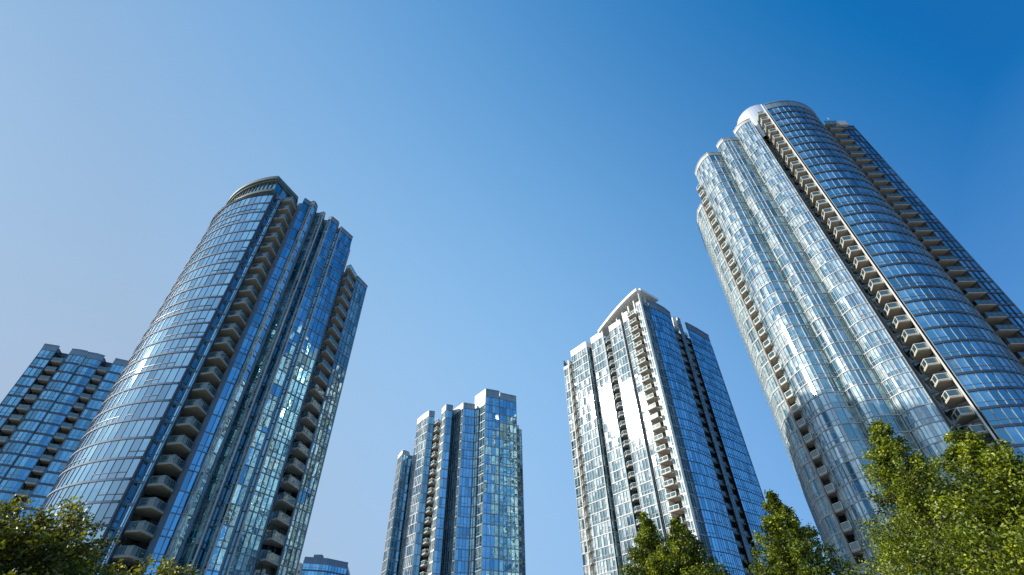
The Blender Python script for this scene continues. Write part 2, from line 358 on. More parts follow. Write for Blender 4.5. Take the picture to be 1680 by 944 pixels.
def line_pt(P, d, a, o=0.0):
    """point of the wall line P + t d seen at azimuth a, pushed out by o"""
    k = math.tan(R(a)); t = (k*P[1]-P[0])/(d[0]-k*d[1]); n = (d[1], -d[0])
    return (P[0]+d[0]*t+n[0]*o, P[1]+d[1]*t+n[1]*o)

# ------------------------------------------------------------------ big left tower
def tower_left():
    root = thing('glass_tower', 'tall blue glass tower with a rounded left side and a ring shaped roof', 'tower')
    T = Tower(root, 2.8); H = 86.8; c = (-49.7, 83.6)
    cur = arc(c, 21, 172, 271.5, 1.22)
    T.facade(cur, 84.0, 'glass_sky', 'frame_dark', pw=9, tilt=0.25, fascia=0.30, fasc_out=0.05, parapet=0.35, mw=0.045, trans=0.3, fasmat='grey_panel', mo=0.0)
    e = cur[-1]
    T.facade([e, pol(-37.98, 81.6)], 84.0, 'glass_teal', 'frame_dark', pw=1.0, tilt=0.6)
    T.facade([pol(-37.93, 80.7), pol(-37.03, 80.1)], 84.0, 'glass_blue', 'frame_grey', pw=0.65, tilt=0.4, trans=0.9, fascia=0.3, mw=0.06)
    T.wall([pol(-38.0, 82), pol(-37.96, 80.7)], 0, 84.0, 'grey_panel', thick=0.2)
    # balcony recess
    T.wall([pol(-37.0, 80.2), pol(-36.75, 82.9)], 0, 84, 'grey_panel')
    T.facade([pol(-36.75, 82.9), pol(-34.75, 84.4)], H-2.8, 'glass_dark', 'frame_dark', pw=1.2, tilt=0.5, parapet=1.0)
    T.wall([pol(-34.75, 84.4), pol(-34.62, 81.3), pol(-34.15, 80.7)], 0, H-.4, 'grey_panel')
    L, C, Rt = (-48.1, 64.3), (-45.95, 63.95), (-45.95, 66.7)
    for k in range(1, 31):
        T.balcony([L, C, Rt], [pol(-36.85, 82.7), pol(-34.72, 84.2)], k*2.8+0.02)
    # folded facets
    G = 'glass_blue'; kw = dict(tilt=0.8, mw=0.045, fascia=0.13, trans=0.75)
    f = lambda a, b, g=G, h=H, fr='frame_grey', **q: T.facade([pol(*a), pol(*b)], h, g, fr, **{**kw, **q})
    f((-34.12, 80.6), (-33.05, 81.1), pw=1.0); f((-33.0, 80.9), (-32.68, 80.2), 'glass_pale', pw=.7, fr='frame_light'); f((-32.66, 80.3), (-32.12, 81.3), pw=1.0)
    f((-32.1, 81.4), (-31.95, 83.8), 'glass_teal', H, pw=1.0); f((-31.95, 83.8), (-31.2, 83.0), 'glass_teal', H, pw=1.0)
    f((-31.15, 82.9), (-30.75, 82.2), 'glass_pale', pw=.7, fr='frame_light'); f((-30.72, 82.3), (-30.55, 84.9), 'glass_teal', H, pw=1.0); f((-30.55, 84.9), (-29.9, 84.5), 'glass_teal', H, pw=1.0)
    f((-29.85, 83.5), (-29.5, 82.7), 'glass_pale', pw=.7, fr='frame_light'); f((-29.48, 82.8), (-28.35, 83.7), pw=1.0)
    f((-28.33, 83.8), (-28.2, 86.0), 'glass_teal', H, pw=1.0); f((-28.2, 86.0), (-27.9, 86.0), 'glass_teal', H, pw=1.0)
    f((-27.88, 85.6), (-27.7, 84.7), 'glass_pale', pw=.7, fr='frame_light'); f((-27.68, 85.0), (-25.68, 87.0), pw=1.0)
    # right balconies
    T.wall([pol(-25.66, 87.1), pol(-25.5, 90.6)], 0, H-.3, 'grey_panel')
    T.facade([pol(-25.5, 90.6), pol(-23.6, 92.2)], 78.4, 'glass_dark', 'frame_grey', pw=1.0, parapet=1.2)
    T.wall([pol(-23.6, 92.2), pol(-23.55, 90.4)], 0, 79.5, 'grey_panel')
    for k in range(1, 29):
        T.balcony([(-37.6, 79.5), (-36.5, 79.0), (-35.95, 82.5)], [(-38.6, 81.4), (-37.0, 84.4)], k*2.8+0.02)
    f((-23.5, 90.4), (-21.8, 93.2), 'glass_teal', 79.0, pw=0.9, fr='frame_grey', tilt=1.0)
    # rear faces
    b0 = pol(-21.8, 93.2)
    T.facade([b0, (-44, 100.5), (-61, 101), cur[0]], 78.4, 'glass_blue', 'frame_grey', pw=2.6, back=True)
    T.wall([(-38.8, 81.6), (-44, 86), (-52, 84), (-50.3, 75)], 78.4, H, 'grey_panel', thick=.3)
    core(T, [(c[0]+19.2*math.cos(R(a)), c[1]+19.2*math.sin(R(a))) for a in range(175, 262, 6)]+[(-50.6, 67.6), (-49.6, 70), (-45, 73.8), (-43, 77.8), (-40.8, 82), (-39.5, 84), (-37.5, 86), (-36.4, 88), (-45, 99), (-60, 99.5)], 0, 78)
    roofslab(T, cur+[(-49.7, 66.5), (-45, 71), (-41.8, 77.5), (-39.2, 81.5), (-45, 98.5), (-61, 100)], 83.8)
    # ring roof over a glazed drum
    a0, a1 = 193, 267
    def ringpoly(r, q): return [(c[0]+r*math.cos(R(a0+(a1-a0)*i/26)), c[1]+r*math.sin(R(a0+(a1-a0)*i/26))) for i in range(27)]+q
    tail = [(-51, 75), (-56, 79), (-68, 79)]
    m_ = MB(); m_.prism(ringpoly(20.1, [(-48.7, 69.0)]+tail), 90.1, 90.6); m_.prism(ringpoly(20.4, [(-48.4, 69.1)]+tail), 90.6, 91.5); m_.build('roof_canopy', M['green_roof'], root)
    m_ = MB(); m_.prism(ringpoly(20.2, [(-49.0, 68.6)]+tail), 86.5, 87.2); m_.build('drum_base', M['green_roof'], root)
    m_ = MB(); m_.prism(ringpoly(16.5, [(-50.5, 70)]+tail), 84.05, 86.5); m_.prism(ringpoly(18.6, [(-50.0, 69.5)]+tail), 87.2, 90.1); m_.build('drum_wall', M['concrete_grey'], root)
    for i in range(9):
        q = MB(); a_ = R(200+8*i); p = (c[0]+18.9*math.cos(a_), c[1]+18.9*math.sin(a_), 84.1); q.tube(p, (p[0], p[1], 86.5), .16, .16, 8); q.build('column', M['frame_light'], root)
    dr = ringpoly(19.7, [(-49.3, 68.8), (-50.5, 74)])
    T2 = Tower(root, 2.9)
    T2.facade(dr, 90.1, 'glass_teal', 'frame_dark', pw=1.8, tilt=.3, parapet=0, z0=87.2, mw=0.14, trans=0, fascia=0.05)
    for sc, B, g in T2.bands: B.build('drum_window', g, root)
    T.finish()

# ------------------------------------------------------------------ big right tower
def tower_right():
    root = thing('glass_tower', 'tallest glass tower, with three bowed bays and a wide rounded dark blue side', 'tower')
    T = Tower(root, 2.8)
    kw = dict(pw=1.05, mw=0.07, fascia=0.26, fr='frame_light')
    T.facade([pol(30.0, 101), pol(30.6, 97.3), pol(31.55, 95.3)], 36*2.8, 'glass_pale', 'frame_light', pw=1.0, mw=.07, tilt=.8)
    T.wall([pol(31.57, 95.4), pol(31.75, 97.3)], 0, 100.8, 'concrete'); T.facade([pol(31.75, 97.3), pol(32.5, 96.9)], 38*2.8, 'glass_dark', 'frame_grey', pw=1.0)
    T.wall([pol(32.5, 96.8), pol(32.45, 95.0)], 0, 38*2.8, 'white_panel')
    for k in range(1, 39):
        T.balcony([pol(31.7, 94.6), pol(32.42, 93.6)], [pol(31.7, 97.2), pol(32.47, 96.7)], k*2.8+0.02, rail='frame_white')
    def smooth(ps, n=3):
        out = []
        for i in range(len(ps)-1):
            p0 = ps[max(0, i-1)]; p1 = ps[i]; p2 = ps[i+1]; p3 = ps[min(len(ps)-1, i+2)]
            for j in range(n):
                t = j/n; out.append(tuple(0.5*((2*p1[q])+(-p0[q]+p2[q])*t+(2*p0[q]-5*p1[q]+4*p2[q]-p3[q])*t*t+(-p0[q]+3*p1[q]-3*p2[q]+p3[q])*t**3) for q in (0, 1)))
        return out+[ps[-1]]
    bay1 = smooth([pol(32.45, 94.9), pol(33.1, 92.9), pol(34.2, 91.1), pol(35.45, 90.3)], 3)
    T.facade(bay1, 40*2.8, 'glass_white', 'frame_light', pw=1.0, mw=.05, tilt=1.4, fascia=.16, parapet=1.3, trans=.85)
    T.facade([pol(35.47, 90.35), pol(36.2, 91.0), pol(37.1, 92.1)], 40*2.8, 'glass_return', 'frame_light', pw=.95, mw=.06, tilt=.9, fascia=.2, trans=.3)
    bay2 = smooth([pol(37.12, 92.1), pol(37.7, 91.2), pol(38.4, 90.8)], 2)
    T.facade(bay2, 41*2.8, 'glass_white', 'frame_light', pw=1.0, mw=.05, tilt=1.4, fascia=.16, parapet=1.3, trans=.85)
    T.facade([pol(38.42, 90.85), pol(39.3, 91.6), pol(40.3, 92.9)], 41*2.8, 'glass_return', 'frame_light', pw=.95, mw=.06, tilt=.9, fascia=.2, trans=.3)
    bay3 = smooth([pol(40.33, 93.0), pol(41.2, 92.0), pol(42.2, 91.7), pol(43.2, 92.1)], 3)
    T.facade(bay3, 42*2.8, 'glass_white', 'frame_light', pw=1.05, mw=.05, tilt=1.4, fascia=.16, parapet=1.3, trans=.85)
    # main balcony slot with its white fin
    T.wall([pol(43.22, 92.15), pol(43.45, 95.6)], 0, 117.6, 'concrete_grey')
    T.facade([pol(43.45, 95.6), pol(45.5, 96.2)], 41*2.8, 'glass_dark', 'frame_grey', pw=1.0)
    m_ = MB(); a, b = pol(45.62, 92.0), pol(45.60, 92.7); T.wall([pol(45.62, 96.0), pol(45.66, 92.75)], 0, 117.6, 'concrete_grey', thick=.2); d, n, l = nrm2(b, a); c0 = ((a[0]+b[0])/2, (a[1]+b[1])/2)
    m_.rect(c0, d, n, l, -0.12, 0.12, 0, 121.0); m_.build('fin', M['frame_white'], root)
    for k in range(1, 43):
        T.balcony([(65.15, 67.9), (64.15, 65.2), (65.85, 64.75)], [(66.7, 68.4), (67.1, 66.2)], k*2.8+0.02, rail='frame_white')
    # rounded side
    cc = (71.0, 76.6); cur = arc(cc, 13.6, 248.5, 326, 1.25)
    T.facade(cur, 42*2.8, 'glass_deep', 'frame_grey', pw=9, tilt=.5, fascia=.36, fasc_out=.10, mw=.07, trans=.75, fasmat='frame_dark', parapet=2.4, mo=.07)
    # right balconies
    e = cur[-1]
    T.wall([e, (82.4, 70.6)], 0, 117.6, 'concrete_grey'); T.facade([(82.4, 70.6), (86.4, 70.6)], 41*2.8, 'glass_dark', 'frame_dark', pw=1.1)
    T.wall([(86.4, 70.6), (86.5, 68.3)], 0, 117.6, 'concrete_grey')
    for k in range(1, 43):
        T.balcony([(83.0, 68.0), (86.3, 68.0)], [(83.0, 70.5), (86.3, 70.5)], k*2.8+0.02, rail='frame_dark')
    T.facade([(86.5, 68.3), (90.0, 68.5)], 41*2.8, 'glass_deep', 'frame_dark', pw=1.1, tilt=.5, parapet=1.8)
    T.facade([(90.0, 68.5), (92, 88), (75, 99), (56, 98), pol(30.0, 101)], 36*2.8, 'glass_blue', 'frame_grey', pw=2.6, back=True)
    body = [pol(31.0, 99.5), pol(33.2, 96), pol(35.4, 92.6), pol(37.1, 94.4), pol(38.4, 93.2), pol(40.3, 95.6), pol(43.2, 97), (68.5, 70.3), (72, 66.5), (77, 67.6), (81, 72.5), (89, 72), (90.5, 87), (74.5, 97.5), (57, 97)]
    core(T, body, 0, 100)
    m_ = MB(); ip = [pol(32.6, 95.5), pol(34, 93), pol(35.4, 91.2), pol(37.1, 93), pol(38.4, 91.8), pol(40.3, 94), pol(41.3, 93.2), pol(43.0, 93.2), pol(43.6, 96), (67.5, 70), (67.2, 66), (71, 64), (77, 64.9), (81.5, 69.5), (82.4, 70.8), (86.4, 70.8), (86.8, 69), (89.7, 69), (88, 86), (74, 96), (58, 96)]
    m_.prism(ip, 100.5, 110.8); m_.build('wall', M['concrete_grey'], root)
    m_ = MB(); m_.prism([pol(38.6, 92.8), pol(40.4, 94), pol(41.3, 93.2), pol(43.0, 93.2), pol(43.6, 96), (67.5, 70), (67.2, 66), (71, 64), (77, 64.9), (81.5, 69.5), (82.4, 70.8), (86.4, 70.8), (86.8, 69), (89.7, 69), (88, 86), (74, 96), (64, 94)], 110.8, 117.2)
    m_.build('roof', M['concrete_grey'], root)
    # rounded metal drum on the roof
    m_ = MB(); cx, cy = pol(43.7, 99.0); n = 40; r = 4.9
    prof = [(1.0, 112), (1.0, 123.6), (0.985, 124.9), (0.93, 126.0), (0.82, 126.8), (0.6, 127.4), (0, 127.6)]
    for (ra, za), (rb, zb) in zip(prof, prof[1:]):
        for i in range(n):
            t0, t1 = 2*math.pi*i/n, 2*math.pi*(i+1)/n
            m_.quad((cx+r*ra*math.cos(t0), cy+r*ra*math.sin(t0), za), (cx+r*ra*math.cos(t1), cy+r*ra*math.sin(t1), za), (cx+r*rb*math.cos(t1), cy+r*rb*math.sin(t1), zb), (cx+r*rb*math.cos(t0), cy+r*rb*math.sin(t0), zb))
    m_.build('rooftop_drum', M['metal_drum'], root, smooth=True)
    m_ = MB(); x, y = pol(51.9, 110.5); m_.box((x-1.2, y-.6, 116), (x+1, y+.8, 117.9)); m_.build('rooftop_unit', M['frame_white'], root)
    for az_, D_, h_ in ((46.3, 96, 3.0), (47.0, 99, 1.8), (51.2, 109, 2.2), (39.5, 95, 1.6)):
        m_ = MB(); x, y = pol(az_, D_); m_.tube((x, y, 117), (x, y, 118.6+h_), .07, .05, 6); m_.build('antenna', M['frame_light'], root)
    T.finish()

# ------------------------------------------------------------------ sunlit tower
def tower_sunlit():
    root = thing('glass_tower', 'sunlit glass tower with a curved white roof canopy and bright left face', 'tower')
    T = Tower(root, 2.8); P = (38.9, 113.8); dl = (0.61, -0.79); dr = (0.79, 0.61)
    l = lambda a, o=0.0: line_pt(P, dl, a, o)
    r = lambda a, o=0.0: line_pt(P, dr, a, o)
    HL = 33*2.8; W = dict(mw=.07, fascia=.22, capmat='white_panel')
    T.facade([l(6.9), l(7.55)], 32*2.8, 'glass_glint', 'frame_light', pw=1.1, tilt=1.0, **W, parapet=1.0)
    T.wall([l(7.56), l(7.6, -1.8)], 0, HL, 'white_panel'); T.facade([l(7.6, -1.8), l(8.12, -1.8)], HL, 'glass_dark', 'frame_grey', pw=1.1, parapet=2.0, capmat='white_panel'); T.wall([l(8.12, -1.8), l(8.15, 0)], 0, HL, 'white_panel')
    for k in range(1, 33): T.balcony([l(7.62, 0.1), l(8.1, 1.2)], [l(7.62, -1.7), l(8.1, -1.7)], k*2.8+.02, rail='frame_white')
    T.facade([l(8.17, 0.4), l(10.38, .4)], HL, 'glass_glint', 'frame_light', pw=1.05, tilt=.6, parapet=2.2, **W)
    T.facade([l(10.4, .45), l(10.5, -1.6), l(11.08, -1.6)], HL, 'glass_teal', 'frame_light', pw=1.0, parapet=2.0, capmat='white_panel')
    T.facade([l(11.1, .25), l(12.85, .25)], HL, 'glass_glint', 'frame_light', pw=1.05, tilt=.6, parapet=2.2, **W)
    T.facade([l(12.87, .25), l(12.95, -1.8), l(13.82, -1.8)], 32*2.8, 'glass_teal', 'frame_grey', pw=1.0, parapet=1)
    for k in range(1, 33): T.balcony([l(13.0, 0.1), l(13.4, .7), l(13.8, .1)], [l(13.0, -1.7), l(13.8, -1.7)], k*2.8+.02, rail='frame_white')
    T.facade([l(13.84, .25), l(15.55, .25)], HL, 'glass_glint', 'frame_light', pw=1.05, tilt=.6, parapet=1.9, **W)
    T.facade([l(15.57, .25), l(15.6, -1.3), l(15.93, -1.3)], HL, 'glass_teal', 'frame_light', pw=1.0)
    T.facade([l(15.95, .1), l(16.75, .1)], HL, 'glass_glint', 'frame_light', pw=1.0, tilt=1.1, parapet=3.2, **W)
    T.wall([l(16.77, .1), l(16.85, -1.9)], 0, HL, 'white_panel'); T.facade([l(16.85, -1.9), l(18.1, -1.9)], 34*2.8, 'glass_dark', 'frame_light', pw=1.2, capmat='white_panel')
    T.wall([l(18.1, -1.9), l(18.12, 0)], 0, HL, 'white_panel')
    for k in range(1, 34): T.balcony([l(16.9, 1.3), l(18.0, 1.3)], [l(16.9, -1.8), l(18.0, -1.8)], k*2.8+.02, rail='frame_white')
    T.facade([l(18.15, 0), l(18.82, 0)], 34*2.8, 'glass_pale', 'frame_white', pw=.9, tilt=1.0, mw=.12, fascia=.5)
    fin = MB(); p = (P[0]-.05, P[1]-.05); fin.rect(p, (1, 0), (0, -1), .5, -.25, .25, 0, 99.2); fin.build('fin', M['frame_white'], root)
    T.facade([r(18.98), r(19.7)], 34*2.8, 'glass_dark', 'frame_grey', pw=.9, parapet=1.0)
    T.facade([r(19.74, .2), r(20.6, .8), r(21.4, .8), r(22.18, .3)], 34*2.8, 'glass_blue', 'frame_dark', pw=.9, tilt=.5, parapet=2.8, capmat='grey_panel', mw=.03, mo=0.0, fascia=.16, fasc_out=.03)
    T.facade([r(22.2, .2), r(22.28, -1.8), r(22.93, -1.8)], 34*2.8, 'glass_dark', 'frame_dark', pw=1.0, parapet=2.0)
    T.facade([r(22.95, .1), r(23.25, .1)], 34*2.8, 'glass_blue', 'frame_grey', pw=.9, parapet=2.5)
    T.facade([r(23.27, .1), r(23.33, -1.8), r(23.82, -1.8)], 34*2.8, 'glass_dark', 'frame_dark', pw=1.0, parapet=2.0)
    for k in range(1, 34):
        T.balcony([r(22.35, -.3), r(22.9, -.3)], [r(22.35, -1.7), r(22.9, -1.7)], k*2.8+.02, mat='concrete_grey', rail='frame_dark')
        T.balcony([r(23.37, -.3), r(23.8, -.3)], [r(23.37, -1.7), r(23.8, -1.7)], k*2.8+.02, mat='concrete_grey', rail='frame_dark')
    T.facade([r(23.85, .15), r(24.9, .3), r(26.05, .1)], 34*2.8, 'glass_blue', 'frame_dark', pw=.9, tilt=.5, parapet=2.6, capmat='grey_panel', mw=.03, mo=0.0, fascia=.16, fasc_out=.03)
    back = [(45, 158), (25, 160)]
    T.facade([r(26.05, .1)]+back+[l(6.9)], 33*2.8, 'glass_blue', 'frame_grey', pw=2.6, back=True)
    core(T, [l(7.1, -2.4), l(18.3, -2.6), (39.2, 117.6), r(25.7, -2.4), (45, 156.5), (26, 158.5)], 0, 91)
    roofslab(T, [l(7.1, -.3), l(18.6, -.3), r(19.2, -.3), r(25.9, -.3), (45, 157), (25.6, 159)], HL-.3)
    # curved canopy over the corner, carried by white posts
    tl = math.dist(P, l(12.4)); n = 22; m_ = MB()
    def zc(t): return 94.4+5.6*(1-(t/tl)**1.55)
    pts = [(P[0]-dl[0]*tl*(1-i/n), P[1]-dl[1]*tl*(1-i/n)) for i in range(n+1)]
    def zf(i): z = zc(tl*(1-i/n)); return (z-.15, z+.75)
    sweep(m_, pts, -5.5, .9, 0, 0, 0, zf)
    e = (P[0]+dr[0]*8.5, P[1]+dr[1]*8.5); sweep(m_, [P, e], -5.5, .9, 99.85, 100.7)
    m_.build('roof_canopy', M['white_panel'], root)
    for t in (0.6, 3.0, 5.4, 8.0, 10.6, 13.0):
        q = MB(); p = (P[0]-dl[0]*t, P[1]-dl[1]*t); q.rect(p, dl, (dl[1], -dl[0]), .35, -.9, -.5, 92, zc(t)-.16); q.build('column', M['frame_white'], root)
    for t in (3.4, 7.6):
        q = MB(); p = (P[0]+dr[0]*t, P[1]+dr[1]*t); q.rect(p, dr, (dr[1], -dr[0]), .35, -.9, -.5, 95, 99.84); q.build('column', M['frame_white'], root)
    T3 = Tower(root, 2.2)
    T3.facade([l(13.2, -4), l(18.55, -4), r(19.3, -2.8), r(20.8, -2.8)], 97.6, 'glass_teal', 'frame_light', pw=1.4, z0=93.2, parapet=0.6)
    for sc, B, g in T3.bands: B.build('penthouse_window', g, root)
    m_ = MB(); cx, cy = r(21.6, -3.5); k = 20
    for j in range(6):
        for i in range(k):
            t0, t1 = 2*math.pi*i/k, 2*math.pi*(i+1)/k; f0, f1 = j/6*math.pi/2, (j+1)/6*math.pi/2
            m_.quad(*[(cx+2.2*math.cos(t)*math.cos(f), cy+2.2*math.sin(t)*math.cos(f), 98.2+2.0*math.sin(f)) for t, f in ((t0, f0), (t1, f0), (t1, f1), (t0, f1))])
    m_.tube((cx, cy, 95), (cx, cy, 98.2), 2.2, 2.2, 20); m_.build('rooftop_drum', M['white_panel'], root, smooth=True)
    m_ = MB(); x, y = r(23.3, -1.5); m_.box((x-1.2, y-1, 95), (x+1.0, y+1, 99.0)); m_.build('rooftop_unit', M['white_panel'], root)
    T.finish()

# ------------------------------------------------------------------ middle tower with a stepped, folded front
def tower_middle():
    root = thing('glass_tower', 'blue glass tower with a folded front and white stepped roof edges', 'tower')
    T = Tower(root, 2.8); H = 28*2.8; G = 'glass_blue'
    def F(pts, h=H, g=G, fr='frame_grey', **q): T.facade(pts, h, g, fr, **{**dict(pw=1.1, tilt=.8, mw=.07, fascia=.25, parapet=2.0), **q})
    F([pol(-13.75, 164.5), pol(-13.3, 159.5)], 24*2.8, 'glass_white', 'frame_light', capmat='white_panel', parapet=1.3); F([pol(-13.27, 159.5), pol(-12.6, 161)], 24*2.8, parapet=1.3)
    F([pol(-12.58, 161.2), pol(-12.55, 163), pol(-12.1, 163.2)], 24*2.8, 'glass_teal', parapet=1)
    r1, r2, r3, r4 = (-28.7, 151.3), (-22.4, 147.1), (-16.6, 146.1), (-9.2, 143.7)
    F([(-33.6, 157.6), (-31.3, 154.3), r1], H, 'glass_white', 'frame_light', capmat='white_panel', trans=.4)
    F([r1, (-26.95, 151.95)], H, 'glass_teal')
    F([(-27.25, 152.6), (-27.9, 156.0), (-25.2, 156.0)], H-2.8, 'glass_dark', parapet=1.0)
    for k in range(1, 28): T.balcony([pol(-10.02, 154.0), pol(-9.62, 151.6), pol(-9.2, 152.8)], [pol(-10.0, 157), pol(-9.25, 157)], k*2.8+.02, rail='frame_white')
    T.wall([(-25.2, 156.0), (-24.3, 150.5)], 0, H, 'white_panel')
    F([(-24.2, 150.2), r2], H, 'glass_white', 'frame_white', capmat='white_panel', pw=.9, fascia=.5)
    F([r2, (-20.5, 147.8)]); F([(-20.5, 147.9), (-21.2, 152.1)], H, 'glass_dark'); F([(-21.2, 152.1), (-18.4, 148.5), r3], H, 'glass_teal', capmat='white_panel')
    F([r3, (-13.0, 147.5)]); F([(-13.0, 147.6), (-11.5, 146.7), r4], H, 'glass_teal', parapet=.4)
    T.wall([(-13.2, 148.85), r4], H+.1, 84.2, 'white_panel', thick=.4)
    F([r4, (-4.85, 145.4)], 29*2.8, parapet=2.9); F([(-4.8, 145.5), (-5.1, 148.0), (-4.6, 147.8)], 29*2.8, 'glass_dark', parapet=1); F([(-4.6, 145.6), (.75, 148.1)], 29*2.8, parapet=2.4)
    T.wall([(-5.6, 147.6), (-4.65, 145.7)], 81.2, 83.6, 'white_panel', thick=.3)
    T.wall([(.72, 148.35), (.75, 154)], 0, 77, 'grey_panel')
    for k in range(1, 27): T.balcony([(.8, 149.6), (1.5, 150.0)], [(.8, 154), (1.5, 154)], k*2.8+.02, rail='frame_grey')
    F([(.8, 154.1), (2.4, 155.2)], 26*2.8, 'glass_teal')
    for x in (r1, r2, r3, r4):
        q = MB(); q.rect(x, (1, 0), (0, -1), .3, -.2, .16, 0, 80.2 if x is not r4 else 84); q.build('fin', M['frame_white'], root)
    F([(2.4, 155.2), (-6, 178), (-34, 180), pol(-13.75, 164.5)], 24*2.8, pw=2.6, back=True)
    core(T, [(-37, 162.5), (-33, 162), (-30, 158), (-24, 158), (-21, 154), (-17.5, 151.5), (-13.5, 151.5), (-9, 148), (-5, 149.8), (0, 154), (1.5, 157.5), (-7, 176.5), (-33, 178)], 0, 66)
    m_ = MB(); m_.prism([(-32.9, 158), (-28.7, 152.2), (-28.3, 156.5), (-24.8, 156.5), (-22.3, 148), (-21.2, 149), (-21.5, 152.6), (-16.5, 147), (-13.4, 149.4), (-9.2, 144.6), (-5, 148.4), (.2, 150), (.2, 160), (-8, 174), (-32, 174)], 66.2, 78.1); m_.build('roof', M['concrete_grey'], root)
    T.finish()

# ------------------------------------------------------------------ far towers
def tower_far_left():
    root = thing('glass_tower', 'blue green glass tower partly hidden behind the rounded tower, at the left edge', 'tower')
    T = Tower(root, 2.8); P = (-128.0, 108.8); d = (0.882, 0.471); q = lambda a, o=0.0: line_pt(P, d, a, o)
    H = 28*2.8; kw = dict(pw=1.0, tilt=.7, mw=.05, fascia=.5, trans=.5, parapet=1.8, fasmat='frame_dark')
    T.facade([q(-49.9, -2.5), q(-49.62, 0), q(-48.6, .4)], H, 'glass_deep', 'frame_grey', **kw)
    T.facade([q(-48.58, .3), q(-48.5, -2.0), q(-47.72, -2.0)], H, 'glass_dark', 'frame_dark', pw=1.3); T.wall([q(-47.7, -2.0), q(-47.66, .3)], 0, H, 'grey_panel')
    T.facade([q(-47.64, .4), q(-47.0, .9), q(-46.45, .9)], H, 'glass_deep', 'frame_grey', **kw); T.facade([q(-46.43, .5), q(-45.7, .7), q(-45.12, .3)], H, 'glass_deep', 'frame_grey', **kw)
    T.facade([q(-45.1, .3), q(-45.05, -2.0), q(-44.32, -2.0)], H, 'glass_dark', 'frame_dark', pw=1.3); T.wall([q(-44.3, -2.0), q(-44.27, .2)], 0, H, 'grey_panel')
    for k in range(1, 28):
        T.balcony([q(-48.48, .5), q(-47.75, .9)], [q(-48.45, -1.9), q(-47.75, -1.9)], k*2.8+.02); T.balcony([q(-45.0, .8), q(-44.35, .6)], [q(-45.0, -1.9), q(-44.35, -1.9)], k*2.8+.02)
    T.facade([q(-44.25, .2), q(-43.2, .1), q(-42.6, -.8)], H, 'glass_deep', 'frame_grey', **kw)
    e = q(-42.6, -.8); s_ = q(-49.9, -2.5)
    T.facade([e, (e[0]-8, e[1]+18), (s_[0]-3, s_[1]+18), s_], H, 'glass_deep', 'frame_grey', pw=2.6, back=True)
    core(T, [q(-49.7, -3), q(-42.9, -3), (e[0]-9, e[1]+16), (s_[0]-1, s_[1]+16)], 0, H-1)
    T.finish()
def tower_far_small():
    root = thing('glass_tower', 'small distant blue glass tower just right of the base of the rounded tower', 'tower')
    T = Tower(root, 2.9); a, b = pol(-21.35, 262), pol(-17.15, 268); m = pol(-19.2, 262)
    T.facade([a, m, b], 19*2.9, 'glass_blue', 'frame_dark', pw=1.5, tilt=.6, fascia=.6, trans=.3, parapet=2.6, capmat='grey_panel')
    T.facade([b, (b[0]-4, b[1]+20), (a[0]-2, a[1]+20), a], 19*2.9, 'glass_blue', 'frame_grey', pw=3, back=True)
    core(T, [(a[0]+1, a[1]+1), (m[0], m[1]+1), (b[0]-1, b[1]+1), (b[0]-5, b[1]+19), (a[0], a[1]+19)], 0, 54)
    q = MB(); p = pol(-20.1, 264); q.box((p[0]-2.2, p[1], 54), (p[0]+1.4, p[1]+3, 59.4)); q.build('rooftop_unit', M['grey_panel'], root)
    T.finish()
def beige_block():
    root = thing('apartment_building', 'narrow sliver of a beige apartment building behind the small distant glass tower', 'building')
    a, b = pol(-22.6, 285), pol(-21.35, 285)
    m_ = MB(); m_.box((a[0], a[1], 0), (b[0], a[1]+18, 57)); m_.box((a[0]+2, a[1]+2, 57), (b[0]-1.2, a[1]+8, 60)); m_.build('wall', M['beige_wall'], root)
    for k in range(8, 19):
        for j in range(3):
            w = MB(); x = a[0]+1.2+j*1.9; w.box((x, a[1]-.05, k*3+.9), (x+1.1, a[1]+.1, k*3+2.3)); w.build('window', M['glass_dark'], root)

tower_left(); tower_right(); tower_sunlit(); tower_middle(); tower_far_left(); tower_far_small(); beige_block()

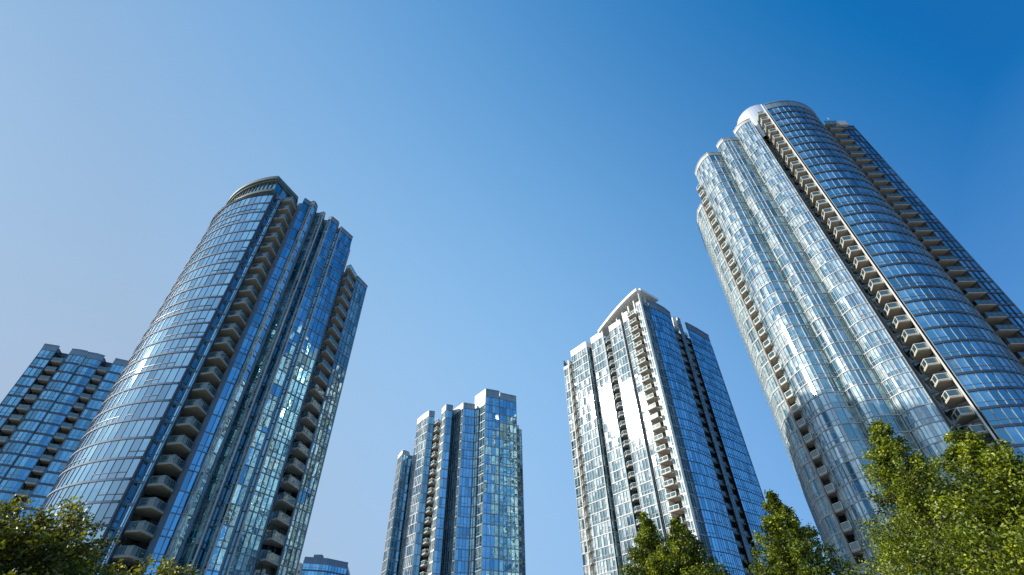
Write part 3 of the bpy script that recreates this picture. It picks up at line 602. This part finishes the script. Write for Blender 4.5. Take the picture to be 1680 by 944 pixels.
# ------------------------------------------------------------------ trees
def leaf(mb, p, size, rng, up=0.3, r1=None):
    d = Vector((rng.gauss(0, 1), rng.gauss(0, 1), rng.gauss(0, .6)-up)).normalized()
    s = Vector((rng.gauss(0, 1), rng.gauss(0, 1), rng.gauss(0, 1))).cross(d)
    if s.length < 1e-3: return
    s.normalize(); nn = d.cross(s); w = size*.32; L_ = size*rng.uniform(.7, 1.25)
    a = p; c = p+d*L_; b = p+d*L_*.5+s*w+nn*size*.08; e = p+d*L_*.5-s*w+nn*size*.08
    mb.quad(tuple(a), tuple(b), tuple(c), tuple(e), 0, r1=rng.random() if r1 is None else r1)
def conical_tree(x, y, h, rad, label, seed, leaf_size=.16, nb=360, per=280, mat='leaf_green', low=0.12, power=.98):
    rng = random.Random(seed); root = thing('tree', label, 'tree', loc=(x, y, 0)); 
    Tk, Lm, Lv = MB(), MB(), MB()
    bend = [(0, 0)]
    for i in range(8): bend.append((bend[-1][0]+rng.gauss(0, .05), bend[-1][1]+rng.gauss(0, .05)))
    def trunk(t): i = min(7, int(t*8)); f = t*8-i; return (bend[i][0]*(1-f)+bend[i+1][0]*f, bend[i][1]*(1-f)+bend[i+1][1]*f)
    for i in range(8):
        t0, t1 = i/8*.96, (i+1)/8*.96; a, b = trunk(t0), trunk(t1)
        Tk.tube((*a, t0*h), (*b, t1*h), .20*(h/13)*(1-t0)+.02, .20*(h/13)*(1-t1)+.02)
    for i in range(nb):
        t = low+(1-low)*(1-(1-(i+.5)/nb)**.75)*.995
        az_ = rng.uniform(0, 2*math.pi)+i*2.4
        ln = rad*((1-t)/(1-low))**power*rng.uniform(.55, 1.15)+.08
        if t < low+.1: ln *= .75
        b0 = trunk(t); z0 = t*h; rise = ln*rng.uniform(.35, .75)
        z0 -= rise*.7
        tip = Vector((b0[0]+ln*math.cos(az_), b0[1]+ln*math.sin(az_), max(.6, z0+rise))); base = Vector((*b0, max(.5, z0)))
        Lm.tube(base, tip, .035, .008, 4)
        shade = rng.random()  # random tone per limb, spreads the painted dark and lit clumps
        for k in range(int(per*(.35+.65*ln/rad))):
            u = 1-rng.random()**1.6*.8
            c = base.lerp(tip, u); sp = .05+.16*(1-u)+.055*ln
            p = c+Vector((rng.gauss(0, sp), rng.gauss(0, sp), rng.gauss(0, sp*.85)))
            leaf(Lv, p, leaf_size, rng, .3, min(1, max(0, rng.gauss(.12+.62*shade, .17))))
    Tk.build('trunk', M['bark'], root); Lm.build('limbs', M['bark'], root); Lv.build('crown', M[mat], root)
def broad_tree(x, y, lobes, label, seed, leaf_size, mat, trunk_h):
    rng = random.Random(seed); root = thing('tree', label, 'tree', loc=(x, y, 0)); Tk, Lm, Lv = MB(), MB(), MB()
    Tk.tube((0, 0, 0), (0, 0, trunk_h), .26, .2, 10); Tk.tube((0, 0, trunk_h), (.2, .1, trunk_h+1.6), .2, .12, 10)
    for (cx, cy, cz, r, n) in lobes:
        c = Vector((cx, cy, cz)); b = Vector((0, 0, trunk_h*rng.uniform(.8, 1.1))); mid = b.lerp(c, .5)+Vector((0, 0, .3))
        Lm.tube(b, mid, .09, .06, 6); Lm.tube(mid, c, .06, .03, 6)
        for i in range(n):
            d = Vector((rng.gauss(0, 1), rng.gauss(0, 1), rng.gauss(0, .8))).normalized()
            tip = c+d*r*rng.uniform(.6, 1.25); st = c+d*r*.15
            Lm.tube(st, tip, .02, .006, 4); sh = rng.random()
            for k in range(80):
                u = 1-rng.random()**1.7*.6; p = st.lerp(tip, u)+Vector((rng.gauss(0, .12), rng.gauss(0, .12), rng.gauss(0, .10)))
                leaf(Lv, p, leaf_size, rng, .4, min(1, max(0, rng.gauss(.1+.62*sh, .18))))
    Tk.build('trunk', M['bark'], root); Lm.build('limbs', M['bark'], root); Lv.build('crown', M[mat], root)
conical_tree(*pol(13.9, 46), 14.9, 6.2, 'pointed green tree in front of the sunlit tower, left of its pair', 11, .20)
conical_tree(*pol(17.2, 45), 14.0, 6.6, 'slightly lower green tree in front of the sunlit tower, right of its pair', 12, .20)
conical_tree(*pol(26.9, 42), 14.1, 6.1, 'lone pointed green tree standing between the sunlit tower and the tallest tower', 13, .19)
conical_tree(*pol(38.4, 30), 12.9, 5.4, 'tall bushy green tree at the foot of the tallest tower, left of the broader tree', 14, .13, 380, 320)
conical_tree(*pol(42.8, 24.5), 9.6, 5.2, 'broad near green tree in the lower right corner', 15, .12, 400, 340, power=.85)
broad_tree(-16.2, 15.2, [(0, 0, 5.6, 1.8, 75), (-2.2, -1.0, 5.2, 1.7, 90), (2.3, .6, 5.0, 1.6, 90), (1.0, -1.2, 4.4, 1.6, 90), (4.4, 1.4, 3.9, 1.3, 70), (-1.0, 1.4, 5.3, 1.6, 70), (3.0, -1.0, 3.5, 1.4, 80), (-.8, -2.0, 4.0, 1.5, 80), (4.7, 3.2, 4.5, 1.1, 75), (1.7, 1.3, 5.6, 1.4, 70), (5.9, 1.8, 3.2, 1.0, 75), (3.4, 2.3, 4.1, 1.4, 90), (4.6, .4, 2.9, 1.2, 70)],
    'spreading olive green leafy tree in the lower left corner', 21, .12, 'leaf_olive', 2.6)
